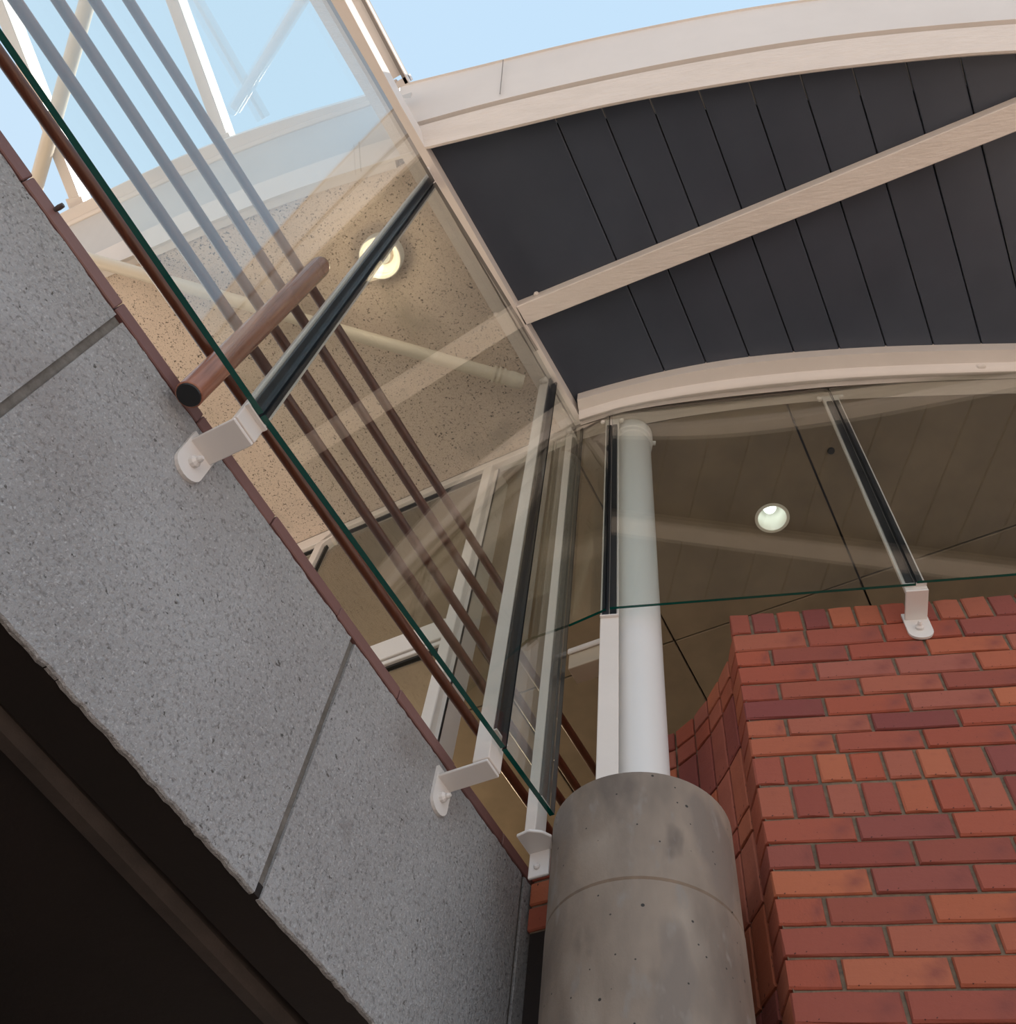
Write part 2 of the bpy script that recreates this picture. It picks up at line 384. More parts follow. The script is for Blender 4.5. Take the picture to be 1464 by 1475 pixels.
# ------------------------------------------------------------------ concrete column and steel pipe
CX, CY, CR = -0.1733, 2.113, 0.2415
col = thing('concrete_column', (CX, CY, 0), 'round grey cast concrete column with pinholes and a horizontal seam', 'column')
o = part(col, 'column_shaft', *lathe((CX, CY), [(CR, 0.0), (CR, 3.126), (CR - .006, 3.131)], 72), M['concrete']); smooth_by_angle(o)
o = part(col, 'column_head', *lathe((CX, CY), [(CR - .006, 3.131), (CR - .001, 3.136), (CR - .001, 3.462), (CR - .010, 3.470)], 72), M['concrete']); smooth_by_angle(o)
pp = thing('steel_pipe_post', (CX, CY + 0.02, 3.47), 'thick glossy white round steel pipe standing on the concrete column', 'post')
o = part(pp, 'pipe', *lathe((CX, CY + .02), [(0.086, 3.47), (0.086, 5.93)], 48), M['pipe_white']); smooth_by_angle(o)
o = part(pp, 'collar', *lathe((CX, CY + .02), [(0.088, 5.84), (0.094, 5.845), (0.094, 5.875), (0.098, 5.88), (0.098, 5.948), (0.06, 5.949)], 48), M['pipe_white']); smooth_by_angle(o)
for w in (0.2, 2.3, 3.5):
    v, f = tube([(CX + .095 * math.cos(w), CY + .02 + .095 * math.sin(w), 5.90), (CX + .112 * math.cos(w), CY + .02 + .112 * math.sin(w), 5.90)], 0.012, 8); part(pp, 'bolt', v, f, M['pipe_white'])

# ------------------------------------------------------------------ glass posts with brackets
def bolt(root, p, n, r=0.011, l=0.012, m='bolt'):
    n = Vector(n).normalized(); p = Vector(p); v, f = tube([p - n * 0.002, p + n * l * .6, p + n * l], [r, r, r * .55], 10)
    return part(root, 'bolt', v, f, M[m], smooth=False)
def glass_post(root, s, og, z0, z1, w, d, gz0, strips, T=D2, N=N2, P0=None, ztop=None):
    P = P0 if P0 is not None else W(s, og)
    v, f = obox(P - T * w / 2 - N * (0.020 + d) + UP * z0, T, N, UP, w, d, z1 - z0)
    part(root, 'post_bar', v, f, M['white'], bv=0.003, seg=2)
    for a, b in strips:
        v, f = obox(P + T * a - N * 0.0202 + UP * gz0, T, N, UP, b - a, 0.0105, (ztop or z1 - 0.085) - gz0)
        part(root, 'gasket', v, f, M['gasket'], bv=0.002)
    v, f = obox(P - T * w / 2 - N * 0.0205 + UP * (gz0 - 0.006), T, N, UP, w, 0.012, 0.005)
    part(root, 'gasket_stop', v, f, M['white_gloss'], bv=0.001)
    dd = max(d, 0.012)
    v, f = obox(P - T * (w / 2 + 0.022) - N * (0.016 + dd * .9) + UP * (z1 - 0.03), T, N, UP, w + 0.044, dd * .8, 0.03)
    part(root, 'head_clip', v, f, M['white'], bv=0.008, seg=2)
    for sg in (-1, 1): bolt(root, P + T * sg * (w / 2 + 0.012) - N * (0.012 + dd * .45) + UP * (z1 - 0.032), -UP, 0.012, 0.012, 'white')
def bracket(root, P, T, N, wall_off, z, w=0.062, d=0.016):
    # flat arm from the post foot back to a round-ended base plate on the wall
    a = P - N * 0.016
    v, f = obox(P - T * w / 2 + N * wall_off + UP * (z - 0.009), T, N, UP, w, -wall_off - 0.0195, 0.009)
    part(root, 'bracket_arm', v, f, M['white_gloss'], bv=0.002)
    pts = []
    zt, zb = z + 0.028, z - 0.105
    pts = [(-w / 2 - .004, zt), (w / 2 + .004, zt)] + [((w / 2 + .004) * math.cos(t), zb + 0.036 - 0.036 * math.sin(t)) for t in [i * math.pi / 10 for i in range(11)]]
    n = len(pts); q = []
    for o_ in (0.0, 0.009): q += [P + N * (wall_off + o_) + T * x + UP * zz for x, zz in pts]
    part(root, 'base_plate', q, [list(range(n)), list(range(n, 2 * n))] + [[i, (i + 1) % n, n + (i + 1) % n, n + i] for i in range(n)], M['white_gloss'])
    bolt(root, P + N * (wall_off + 0.009) + UP * (z - 0.055), N, 0.014, 0.016, 'white_gloss')
    bolt(root, P + N * (wall_off + 0.020) + UP * (z - 0.055), N, 0.008, 0.018, 'white_gloss')
A_ = thing('glazing_post', W(0.470, -0.15, 3.45), 'white glazing post slanting up the middle of the left screen beside the wooden baluster', 'post', 'white posts of the glass screens')
SPLIT = [(-0.026, 0.009), (0.012, 0.024)]
def gtop(s): return 5.765 + 0.135 * s
glass_post(A_, 0.470, 0.0, 3.442, 5.945, 0.070, 0.016, 3.502, SPLIT, ztop=gtop(.47) + .02)
bracket(A_, W(0.470, -0.004), D2, N2, -0.146, 3.442, 0.070)
B_ = thing('glazing_post', W(1.555, -0.12, 3.45), 'white glazing post with a wide bare side face, second bracket down the rendered wall', 'post', 'white posts of the glass screens')
glass_post(B_, 1.555, goff(1.555), 3.445, 5.945, 0.066, 0.050, 3.55, [(-0.032, 0.008), (0.011, 0.032)], ztop=gtop(1.55) + .02)
bracket(B_, W(1.555, 0.027), D2, N2, -0.177, 3.443, 0.066)
E_ = thing('glazing_post', W(1.83, -0.02, 3.40), 'white corner glazing post ending beside the concrete column head', 'post', 'white posts of the glass screens')
glass_post(E_, 1.822, 0.030, 3.405, 5.90, 0.060, 0.034, 3.55, [(-0.029, 0.004), (0.007, 0.022)])
v, f = prism([W2(1.764, -0.030), W2(1.757, 0.010), W2(1.775, 0.042), W2(1.800, 0.058), W2(1.842, 0.040), W2(1.845, -0.030)], 3.395, 3.405)
part(E_, 'bracket_arm', v, f, M['white_gloss'], bv=0.002)
v, f = obox(W(1.838, -0.028, 3.315), D2, N2, UP, 0.010, 0.062, 0.090); part(E_, 'base_plate', v, f, M['white_gloss'], bv=0.004, seg=2)
bolt(E_, W(1.838, 0.0, 3.345), -D2, 0.009, 0.010, 'white_gloss')
XD = 0.757
XV, YV = Vector((1, 0, 0)), Vector((0, -1, 0))
D_ = thing('glazing_post', (XD, YB, 4.36), 'white glazing post bracketed to the top of the brick wall', 'post', 'white posts of the glass screens')
glass_post(D_, 0, 0, 4.369, 5.945, 0.072, 0.018, 4.390, [(-0.027, -0.002), (0.002, 0.027)], XV, YV, Vector((XD, YG, 0)))
bracket(D_, Vector((XD, YG, 0)), XV, YV, -(YB - YG), 4.367, 0.072)
Cp = thing('glazing_post', (-0.258, YG, 3.47), 'white glazing post standing on the concrete column in front of the steel pipe', 'post', 'white posts of the glass screens')
glass_post(Cp, 0, 0, 3.472, 5.945, 0.064, 0.008, 4.345, [(-0.025, -0.002), (0.002, 0.025)], XV, YV, Vector((-0.258, YG, 0)))

# ------------------------------------------------------------------ glass panes (clear faces, green edges)
def pane(name, p, q, nrm, z0, z1, label, t=0.010, z1b=None):
    p, q = Vector(p), Vector(q); nrm = Vector(nrm).normalized()
    cpt = (p + q) / 2; zt = (z1, z1 if z1b is None else z1b)
    v = [pt + nrm * (sg * t / 2) + UP * zz for zz in ((z0, z0), zt) for pt, zz in zip((p, q), zz) for sg in (-1, 1)]
    f = [[0, 1, 3, 2], [4, 6, 7, 5], [0, 4, 5, 1], [2, 3, 7, 6], [0, 2, 6, 4], [1, 5, 7, 3]]
    b = Vector((cpt.x, cpt.y, z0)); me = mesh([x - b for x in v], f)
    o = link(name, me, None, None, [M['glass'], M['edge'], M['gutter'], M['gasket']]); o.location = b
    for pl in me.polygons: pl.material_index = 0 if abs(pl.normal.dot(nrm)) > 0.9 else (2 if pl.normal.z > 0.5 else 1 if pl.normal.z < -0.5 else 3)
    return tagset(o, label, 'glass pane', 'clear panes of the glass screens')
def gl(s, e=0.0): return W(s, goff(s) + e)
pane('glass_pane', gl(-1.5), gl(0.467), N2, 3.500, gtop(-1.5), 'upper left glass pane mirroring the sky above the baluster', 0.015, gtop(.467))
t2 = (gl(1.552) - gl(0.473)).normalized(); n2b = Vector((t2.y, -t2.x, 0))
pane('glass_pane', gl(0.473), gl(1.552), n2b, 3.500, gtop(.473), 'glass pane between the two bracketed posts of the left screen', 0.015, gtop(1.552))
pane('glass_pane', gl(1.558), gl(1.828), n2b, 3.500, gtop(1.558), 'narrow glass pane at the corner beside the concrete column', 0.015, gtop(1.828))
cq = gl(1.834); cq0 = Vector((-0.262, YG + .002, 0)); tt = (cq - cq0).normalized()
pane('glass_pane', cq + tt * -0.004, cq0 + tt * 0.008, Vector((tt.y, -tt.x, 0)), 4.366, 5.949, 'small glass pane turning the corner left of the steel pipe')
pane('glass_pane', (-0.255, YG, 0), (XD - .003, YG, 0), YV, 4.366, 5.97, 'large glass pane with the round ceiling lamp behind it')
pane('glass_pane', (XD + .003, YG, 0), (2.6, YG, 0), YV, 4.378, 5.97, 'glass pane at the right edge over the brick wall')

# ------------------------------------------------------------------ balustrade
bl = thing('balustrade', W(0.36, -0.12, 3.55), 'brown varnished balustrade of five round rails and a stout baluster post', 'railing')
for z0, z1, send in ((3.722, 3.764, 2.75), (3.915, 3.951, 2.75), (4.091, 4.112, 2.75), (4.265, 4.312, 2.75), (4.449, 4.500, 1.775)):
    ptsr = [W(s0, -0.155, z0 + (z1 - z0) * (s0 + 0.48) / 1.9) for s0 in (-1.6, -0.48, 0.5, 1.4, send)]
    o = part(bl, 'rail', *tube(ptsr, 0.0152, 18), M['rail'], smooth=True); smooth_by_angle(o)
ptsp = [W(0.351, -0.092, 3.452), W(0.351, -0.092, 3.454), W(0.377, -0.090, 4.455), W(0.3775, -0.090, 4.475), W(0.378, -0.090, 4.486)]
o = part(bl, 'baluster_post', *tube(ptsp, [0.029, 0.031, 0.031, 0.028, 0.020], 28), M['railpost']); smooth_by_angle(o)
o = part(bl, 'foot_shade_disc', *tube([W(0.351, -0.092, 3.449), W(0.351, -0.092, 3.4525)], [0.026, 0.028], 28), M['gasket'])  # black disc put on the foot to stand for its shaded underside
for z0 in (3.745, 3.935, 4.102, 4.29, 4.475):
    sp = 0.351 + (z0 - 3.45) * 0.026
    part(bl, 'rail_peg', *tube([W(sp, -0.13, z0), W(sp, -0.152, z0)], 0.008, 8), M['rail'])

# ------------------------------------------------------------------ roof: beams round the canopy
N0 = smoothcurve([(-0.93, 0.658), (-0.342, 0.616), (-0.141, 0.604), (0.06, 0.598), (0.26, 0.597), (0.464, 0.597), (0.664, 0.600), (0.864, 0.608), (1.06, 0.619), (1.267, 0.632), (1.464, 0.651), (2.0, 0.715), (2.7, 0.83), (4.2, 1.14)], 2)
N1 = smoothcurve([(-0.97, 0.588), (-0.637, 0.556), (-0.243, 0.531), (0.25, 0.514), (0.803, 0.518), (1.499, 0.571), (2.0, 0.63), (2.7, 0.75), (4.2, 1.07)], 2)
NT = smoothcurve([(-1.055, 0.452), (-0.697, 0.430), (-0.338, 0.407), (-0.022, 0.395), (0.422, 0.386), (0.762, 0.394), (1.3, 0.425), (2.0, 0.50), (2.7, 0.62), (4.2, 0.94)], 2)
L0 = smoothcurve([(-3.3, 1.14), (-2.495, 0.947), (-2.283, 0.901), (-2.096, 0.857), (-1.951, 0.824), (-1.641, 0.762), (-1.379, 0.720), (-1.00, 0.672)], 2)
L1 = smoothcurve([(-3.3, 1.08), (-2.629, 0.913), (-2.369, 0.849), (-2.189, 0.806), (-2.026, 0.769), (-1.665, 0.702), (-1.264, 0.638), (-1.03, 0.610)], 2)
L2 = smoothcurve([(-3.4, 0.96), (-2.880, 0.818), (-2.591, 0.752), (-2.289, 0.684), (-2.006, 0.626), (-1.731, 0.577), (-1.548, 0.547), (-1.10, 0.486)], 2)
L3 = smoothcurve([(-3.4, 0.88), (-2.91, 0.752), (-2.671, 0.693), (-2.472, 0.644), (-2.143, 0.572), (-1.744, 0.508), (-1.10, 0.446)], 2)
def xs(a, b, n): return [a + (b - a) * i / n for i in range(n + 1)]
fr = thing('fascia_beam', (0.5, 0.6, 5.95), 'curved cream fascia over the dark boarded canopy, against the sky at upper right', 'beam')
rows = [[(x, interp(x, N0), ZC), (x, interp(x, N1), 6.072), (x, interp(x, N1) + .03, 6.078), (x, interp(x, N0) + .03, 6.078), (x, interp(x, N0) + .01, ZC + .004)] for x in xs(-0.955, 4.1, 90)]
part(fr, 'timber_strip', *loft(rows), M['timber'])
def fas(x):
    y1, y2 = interp(x, N1), interp(x, NT)
    return [(x, y1 - .016, 6.096), (x, y2 + .003, 6.488), (x, y2 - .006, 6.490), (x, y2 - .006, 6.505), (x, y2 + .05, 6.505), (x, y1 + .05, 6.10)]
part(fr, 'fascia_sheet', *loft([fas(x) for x in xs(-1.075, 4.1, 90)]), M['fascia_paint'])
rows = [[(x, interp(x, N1) - .012, 6.10), (x, interp(x, N1) - .012, 6.12), (x, interp(x, N1) + .03, 6.12), (x, interp(x, N1) + .03, 6.10)] for x in xs(-0.95, 4.1, 70)]
part(fr, 'shadow_gap', *loft(rows), M['gap'])
v, f = obox((-0.575, 0.515, 6.13), (0, -0.135, 0.40), (1, 0, 0), (0, 0.95, 0.3), 0.32, 0.0035, 0.004); part(fr, 'sheet_joint', v, f, M['gutter'])
fl_ = thing('fascia_beam', (-2.0, 0.7, 5.95), 'curved pale fascia with gutter seen through the sky-reflecting left glass', 'beam')
rows = [[(x, interp(x, L0), ZC), (x, interp(x, L1), 6.076), (x, interp(x, L0) + .03, 6.08), (x, interp(x, L0) + .012, ZC + .004)] for x in xs(-3.2, -0.965, 40)]
part(fl_, 'timber_strip', *loft(rows), M['fascia_paint'])
rows = [[(x, interp(x, L1) + .002, 6.082), (x, interp(x, L2) + .004, 6.392), (x, interp(x, L2) + .06, 6.392), (x, interp(x, L1) + .06, 6.09)] for x in xs(-3.2, -1.01, 40)]
part(fl_, 'fascia_sheet', *loft(rows), M['fascia_shade'])
rows = [[(x, interp(x, L2) - .002, 6.396), (x, interp(x, L2) - .018, 6.400), (x, interp(x, L2) - .018, 6.42), (x, interp(x, L3) + .004, 6.424), (x, interp(x, L3) + .002, 6.51), (x, interp(x, L3) + .07, 6.51), (x, interp(x, L2) + .07, 6.40)] for x in xs(-3.2, -1.085, 40)]
part(fl_, 'gutter', *loft(rows), M['white'])
rows = [[(x, interp(x, L0) + .012, ZC + .006), (x, interp(x, L0) + .012, 6.03), (x, interp(x, L0) + .045, 6.03), (x, interp(x, L0) + .045, ZC + .006)] for x in xs(-3.2, -1.05, 40)]
part(fl_, 'back_strip', *loft(rows), M['fascia_paint'])

# eave beam over the left glass
eb = thing('eave_beam', W(0.8, 0, 5.95), 'long white eave beam along the top of the left glass, beside the dark boards', 'beam')
def bo(s): return -0.045 + 0.035 * s
def brt(s): return 0.0 + 0.036 * max(s - 0.15, 0)
SS = [-1.6, -0.6, 0.15, 0.5, 1.0, 1.5, 1.80]
rows = [[W(s, bo(s), ZC), W(s, brt(s), ZC), W(s, brt(s) + .001, 6.05), W(s, bo(s), 6.05)] for s in SS]
part(eb, 'steel_channel', *loft(rows), M['white'])
rows = [[W(s, bo(s) - 0.072, ZC + .004), W(s, bo(s) - .010, ZC + .004), W(s, bo(s) - .010, 6.05), W(s, bo(s) - .072, 6.05)] for s in SS]
part(eb, 'timber_plate', *loft(rows), M['timber'])
rows = [[W(s, bo(s) - 0.010, ZC + .02), W(s, bo(s), ZC + .02), W(s, bo(s), 6.04), W(s, bo(s) - .010, 6.04)] for s in SS]
part(eb, 'seal', *loft(rows), M['gutter'])

# front beam over the right glass
F0 = smoothcurve([(-0.43, 1.912), (-0.41, 1.904), (-0.20, 1.868), (0.02, 1.840), (0.215, 1.824), (0.418, 1.818), (0.624, 1.823), (0.833, 1.833), (1.034, 1.848), (1.247, 1.869), (1.455, 1.891), (2.1, 1.965), (2.7, 2.04), (4.2, 2.20)], 2)
F1 = smoothcurve([(-0.45, 2.048), (-0.281, 2.009), (-0.178, 1.988), (0.137, 1.974), (0.706, 1.978), (1.083, 2.000), (1.578, 2.041), (2.2, 2.105), (2.7, 2.16), (4.2, 2.32)], 2)
fb = thing('front_beam', (0.6, 1.95, 5.95), 'curved white beam along the top of the right glass above the brick wall', 'beam')
def fsec(x):
    a, b = interp(x, F0), interp(x, F1); w = b - a
    pts = [(0.0, ZC + .004), (0.44, ZC + .004), (0.46, ZC - .004)]
    pts += [(0.46 + 0.38 * (i / 6), ZC - .004 - 0.028 * math.sin(math.pi * i / 6)) for i in range(1, 6)]
    pts += [(0.84, ZC - .002), (0.86, ZC + .004), (1.0, ZC), (1.0, 6.2), (0.0, 6.2)]
    return [(x, a + w * t, zz) for t, zz in pts]
o = part(fb, 'steel_channel', *loft([fsec(x) for x in xs(-0.415, 4.1, 90)]), M['white']); smooth_by_angle(o, 0.5)
F2 = smoothcurve([(-0.45, 2.125), (-0.239, 2.083), (0.131, 2.052), (0.648, 2.045), (1.085, 2.076), (1.585, 2.121), (2.7, 2.24), (4.2, 2.41)], 2)
rows = [[(x, max(interp(x, F1) + .008, YG + .010), ZC + .006), (x, interp(x, F2), ZC + .006), (x, interp(x, F2), 6.2), (x, max(interp(x, F1) + .008, YG + .010), 6.2)] for x in xs(-0.44, 4.1, 80)]
part(fb, 'timber_plate', *loft(rows), M['timber'])
for x, dx in ((-0.165, 0.05), (1.40, 0.04), (-0.30, 0.03)):
    v, f = obox((x, interp(x, F0) + 0.065, ZC - 0.024), (1, -0.05, 0), (0, 1, 0), UP, dx, 0.03, 0.022); part(fb, 'weld_lug', v, f, M['white'], bv=0.008, seg=2)

# cross beam under the boards
cb = thing('cross_beam', W(1.2, 1.1, 5.9), 'straight white timber beam crossing beneath the dark boards', 'beam')
rows = []
for o_ in (0.03, 0.5, 1.1, 1.7, 2.2, 2.75):
    lo = 1.238 + 0.0635 * (o_ - 0.05); mi = 1.139 + 0.0585 * (o_ - 0.04)
    rows.append([W(mi, o_, ZC), W(lo, o_, ZC), W(lo, o_, ZP - .002), W(mi - 0.002, o_, ZP - .002)])
part(cb, 'timber', *loft(rows), M['timber'], bv=0.003)
bolt(cb, W(1.14, 0.135, 6.0), -D2, 0.012, 0.012, 'white')

# dark boards of the canopy soffit (each board its own piece)
cs = struct('ceiling', (0.5, 1.2, 6.03))
def lineY(curve, o_, dy=0.0):                           # s where an off-line meets a plan curve y(x)
    lo, hi = -1.5, 4.5
    for _ in range(40):
        m_ = (lo + hi) / 2; p = W(m_, o_)
        if p.y < interp(p.x, curve) + dy: lo = m_
        else: hi = m_
    return m_
def bskew(o_, s): return o_ - 0.030 * (s - 0.48)        # boards run a touch off the glass line
offs = [-0.02] + [0.5475 + 0.1945 * i for i in range(0, 22)]
for a, b in zip(offs, offs[1:]):
    if a > 4.0: break
    q = []
    for o_, gap in ((a, 0.0025), (b, -0.0025)):
        s0, s1 = lineY(N0, o_, 0.0) - 0.01, lineY(F0, o_, 0.03)
        q.append((W2(s0, bskew(o_, s0) + gap), W2(s1, bskew(o_, s1) + gap)))
    a_mid = bo(1.0)
    poly = [q[0][0], q[1][0], q[1][1], q[0][1]]
    part(cs, 'soffit_board', *prism(poly, ZP + R.uniform(-.001, .001), ZP + 0.02), M['slate'], bv=0.0035)
part(cs, 'board_backing', *prism([W2(0.30, 0.0), (2.65, 0.86), (4.1, 1.16), (4.1, 2.18), (2.65, 2.02), (0.45, 1.86), W2(1.76, 0.02)], ZP + .016, ZP + .05), M['groove'])

# roof deck above everything
rf = struct('roof', (0, 3, 6.4))
deck = [(x, interp(x, L1) + .12) for x in xs(-3.2, -1.12, 14)] + [(x, interp(x, N1) + .12) for x in xs(-1.0, 4.1, 30)] + [(4.1, 2.6), (5.0, 2.6), (5.0, 10.0), (-6.0, 10.0), (-3.2, 4.0)]
part(rf, 'roof_deck', *prism(deck, 6.30, 6.48), M['gutter'])

# ------------------------------------------------------------------ plaster ceiling of the walkway
c2 = struct('ceiling', W(0.9, -1, 5.97))
ZS = 5.965
poly = [(x, interp(x, L0) + .046) for x in xs(-3.2, -1.06, 20)] + [W2(0.36, -0.10), W2(1.80, -0.05), W2(1.80, -3.4)]
part(c2, 'plaster_ceiling', *prism(poly, ZS, 6.1), M['stucco'])
# interior slab ceiling in cast panels
c3 = struct('ceiling', W(4, 0.5, 5.95))
SCL = [3.222, 4.85, 6.48, 8.1]
OCL = [-5.2, -4.17, -3.14, -2.11, -1.09, -0.06, 0.97, 2.0, 3.03, 4.06]
LC = W(2.690, 0.693)
def keyhole(poly, r=0.074, n=32):                       # polygon with a round hole for the recessed lamp
    cw = sum(a[0] * b[1] - b[0] * a[1] for a, b in zip(poly, poly[1:] + poly[:1])) < 0
    d0 = Vector((poly[0][0] - LC.x, poly[0][1] - LC.y)); w0 = math.atan2(d0.y, d0.x)
    ring = [(LC.x + r * math.cos(w0 + k * 2 * math.pi / n * (1 if cw else -1)), LC.y + r * math.sin(w0 + k * 2 * math.pi / n * (1 if cw else -1))) for k in range(n)]
    return list(poly) + [poly[0]] + ring + [ring[0]]
def front_s(o_):
    return 1.86 if o_ < 0 else (2.03 + 0.312 * (o_ - 1.073)) / 0.95
for i, (a, b) in enumerate(zip(OCL, OCL[1:])):
    ss0 = (front_s(a), front_s(b))
    for j, sB in enumerate(SCL):
        g_ = 0.005
        sA = ss0 if j == 0 else (SCL[j - 1] + g_, SCL[j - 1] + g_)
        poly = [W2(sA[0], a + g_), W2(sA[1], b - g_), W2(sB - g_, b - g_), W2(sB - g_, a + g_)]
        hole = a < 0.693 < b and j == 0
        if a < 0 < b and j == 0: poly = [W2(1.86, a + g_), W2(1.86, -0.02), W2(2.10, b - g_), W2(sB - g_, b - g_), W2(sB - g_, a + g_)]
        poly = keyhole(poly) if hole else poly
        part(c3, 'ceiling_panel', *prism(poly, 5.964 + R.uniform(-.002, .002), 6.0), M['slab'], bv=0 if hole else 0.003)
part(c3, 'panel_backing', *prism(keyhole([W2(1.9, -5.2), W2(1.9, -0.1), (-0.3, 2.14), (2.9, 2.3), W2(3.5, 4.0), W2(8.1, 4.0), W2(8.1, -5.2)], 0.0741), 5.985, 6.05), M['groove'])
o = part(c3, 'cable_hole_cover', *lathe((0.767, 2.326), [(0.016, 5.954), (0.018, 5.963)], 16), M['groove'])
# interior walls far back (hall behind the glass)
wk = struct('wall_back', W(8.1, -1, 3.4)); so_box(wk, 'plaster', 8.1, 8.25, -6.5, 4.6, 3.44, 6.3, M['inwall'])
wr = struct('wall_right', W(5, 4.06, 3.4)); so_box(wr, 'plaster', 3.4, 8.1, 4.06, 4.2, 3.44, 6.3, M['inwall'])
wq = struct('wall_far_left', W(4, -5.2, 3.4)); so_box(wq, 'plaster', 1.85, 8.1, -5.35, -5.2, 3.44, 6.3, M['inwall'])

# ------------------------------------------------------------------ white framed window wall at the end of the walkway
ww = struct('window_1', W(1.80, -0.8, 3.44))
SW = 1.80
def fb_(name, o0, o1, z0, z1, d0=0.0, d1=0.055, bv=0.003):
    v, f = obox(W(SW + d0, o0, z0), N2, D2, UP, o1 - o0, d1 - d0, z1 - z0); return part(ww, name, v, f, M['white'], bv=bv)
fb_('head_frame', -1.40, -0.03, 5.905, 5.962)
fb_('head_frame', -3.3, -1.40, 5.86, 5.962)
fb_('mullion', -0.492, -0.440, 3.445, 5.905)
fb_('mullion', -1.50, -1.452, 3.445, 5.86)
v, f = obox(W(SW, -1.478, 5.80), N2 * 0.12 + UP * 0.12, D2, -N2 * 0.12 + UP * 0.12, 0.15, 0.055, 0.045); part(ww, 'corner_brace', v, f, M['white'], bv=0.003)
fb_('transom', -1.452, -0.492, 4.535, 4.660)
fb_('transom_bead', -1.452, -0.492, 4.507, 4.530, 0.008, 0.05)
fb_('transom', -3.3, -1.50, 4.535, 4.660)
def bead(o0, o1, z0, z1):
    for (a, b, c, d) in ((o0, o1, z0, z0 + .012), (o0, o1, z1 - .012, z1), (o0, o0 + .012, z0, z1), (o1 - .012, o1, z0, z1)):
        v, f = obox(W(SW + .022, a, c), N2, D2, UP, b - a, 0.02, d - c); part(ww, 'glazing_bead', v, f, M['gasket'])
bead(-1.452, -0.492, 4.66, 5.905); bead(-1.452, -0.492, 3.6, 4.507); bead(-3.3, -1.50, 4.66, 5.86)
v, f = obox(W(SW + .03, -0.440, 3.445), N2, D2, UP, 0.020, 0.10, 2.45); part(ww, 'glazing_channel', v, f, M['white'])
v, f = obox(W(SW + .028, -0.4195, 3.445), N2, D2, UP, 0.004, 0.008, 2.45); part(ww, 'glazing_bead', v, f, M['gasket'])
for o0, o1, z0, z1 in ((-1.452, -0.492, 4.66, 5.905), (-1.452, -0.492, 3.45, 4.507), (-3.3, -1.50, 4.66, 5.86), (-3.3, -1.50, 3.45, 4.535), (-0.418, -0.035, 4.62, 5.905)):
    v, f = obox(W(SW + .030, o0, z0), N2, D2, UP, o1 - o0, 0.006, z1 - z0); part(ww, 'window_glass', v, f, M['glass'])

# ------------------------------------------------------------------ conduit, lamps, interior tie
cp = thing('ceiling_pipe', W(0.9, -0.75, 5.88), 'cream painted pipe slanting across the speckled ceiling to a ribbed fitting', 'pipe')
a, b = W(-0.05, -1.745, 5.885), W(1.360, -0.205, 5.885)
o = part(cp, 'pipe', *tube([a, b], 0.031, 20), M['cream']); smooth_by_angle(o)
d = (b - a).normalized()
for k in range(3):
    o = part(cp, 'collar_ring', *tube([b + d * (0.004 + k * .024), b + d * (0.016 + k * .024)], 0.041, 20), M['cream']); smooth_by_angle(o)
o = part(cp, 'elbow', *tube([b + d * .0, b + d * .07, b + d * .10, b + d * .155], [0.031, 0.036, 0.040, 0.034], 20), M['cream']); smooth_by_angle(o)
for s0 in (0.5,):
    so_box(cp, 'pipe_clip', s0 - .012, s0 + .012, -1.225, -1.16, 5.875, 5.965, M['cream'])

def ceil_light(p, zc, r, h, label, glow, grp=None):
    t = thing('ceiling_light', (p.x, p.y, zc - h), label, 'lamp')
    c = (p.x, p.y)
    o = part(t, 'housing', *lathe(c, [(r, zc), (r, zc - h + .004), (r - .004, zc - h), (r - .014, zc - h), (r - .014, zc - 0.012)], 40), M['reflector']); smooth_by_angle(o, 0.5)
    o = part(t, 'reflector', *lathe(c, [(r - .015, zc - h + .006), (r - .020, zc - h * .5), (r * .45, zc - .008)], 32), M['reflector'])
    bm = bmesh.new(); bmesh.ops.create_uvsphere(bm, u_segments=20, v_segments=12, radius=r * .42)
    me = bpy.data.meshes.new('m'); bm.to_mesh(me); bm.free()
    for q in me.polygons: q.use_smooth = True
    o = link('bulb', me, M[glow], t); o.location = (0, 0, h - (h * .55))
    return t
def lamp_shell(p, zc, r, h, label, glow):
    t = thing('ceiling_light', (p.x, p.y, zc - h), label, 'lamp'); c = (p.x, p.y)
    # open-bottomed drum with a bright reflector inside
    o = part(t, 'housing', *lathe(c, [(r, zc), (r, zc - h + .006), (r - .005, zc - h), (r - .020, zc - h), (r - .022, zc - h + .004), (r - .010, zc - h + .02), (r - .010, zc)], 44, closed=True), M['reflector']); smooth_by_angle(o, 0.5)
    o = part(t, 'reflector', *lathe(c, [(r - .012, zc - h + .02), (r - .016, zc - .012), (r * .5, zc - .003), (r * .5, zc), (r - .010, zc), (r - .010, zc - h + .02)], 40, closed=True), M['reflector'])
    bm = bmesh.new(); bmesh.ops.create_uvsphere(bm, u_segments=20, v_segments=12, radius=r * .40)
    me = bpy.data.meshes.new('m'); bm.to_mesh(me); bm.free()
    for q in me.polygons: q.use_smooth = True
    o = link('bulb', me, M[glow], t); o.location = (0, 0, h * .62)
    o = part(t, 'lamp_holder', *lathe(c, [(r * .25, zc - h * .20), (r * .25, zc)], 16), M['reflector'])
    return t
lamp_shell(W(0.655, -0.402), ZS, 0.098, 0.075, 'round ceiling lamp on the speckled ceiling, half behind the left glazing post', 'lamp')['group'] = 'round ceiling lamps'
t = thing('ceiling_light', (LC.x, LC.y, 5.955), 'round bright lamp recessed in the dark slab ceiling behind the right glass', 'lamp', 'round ceiling lamps')
c = (LC.x, LC.y)
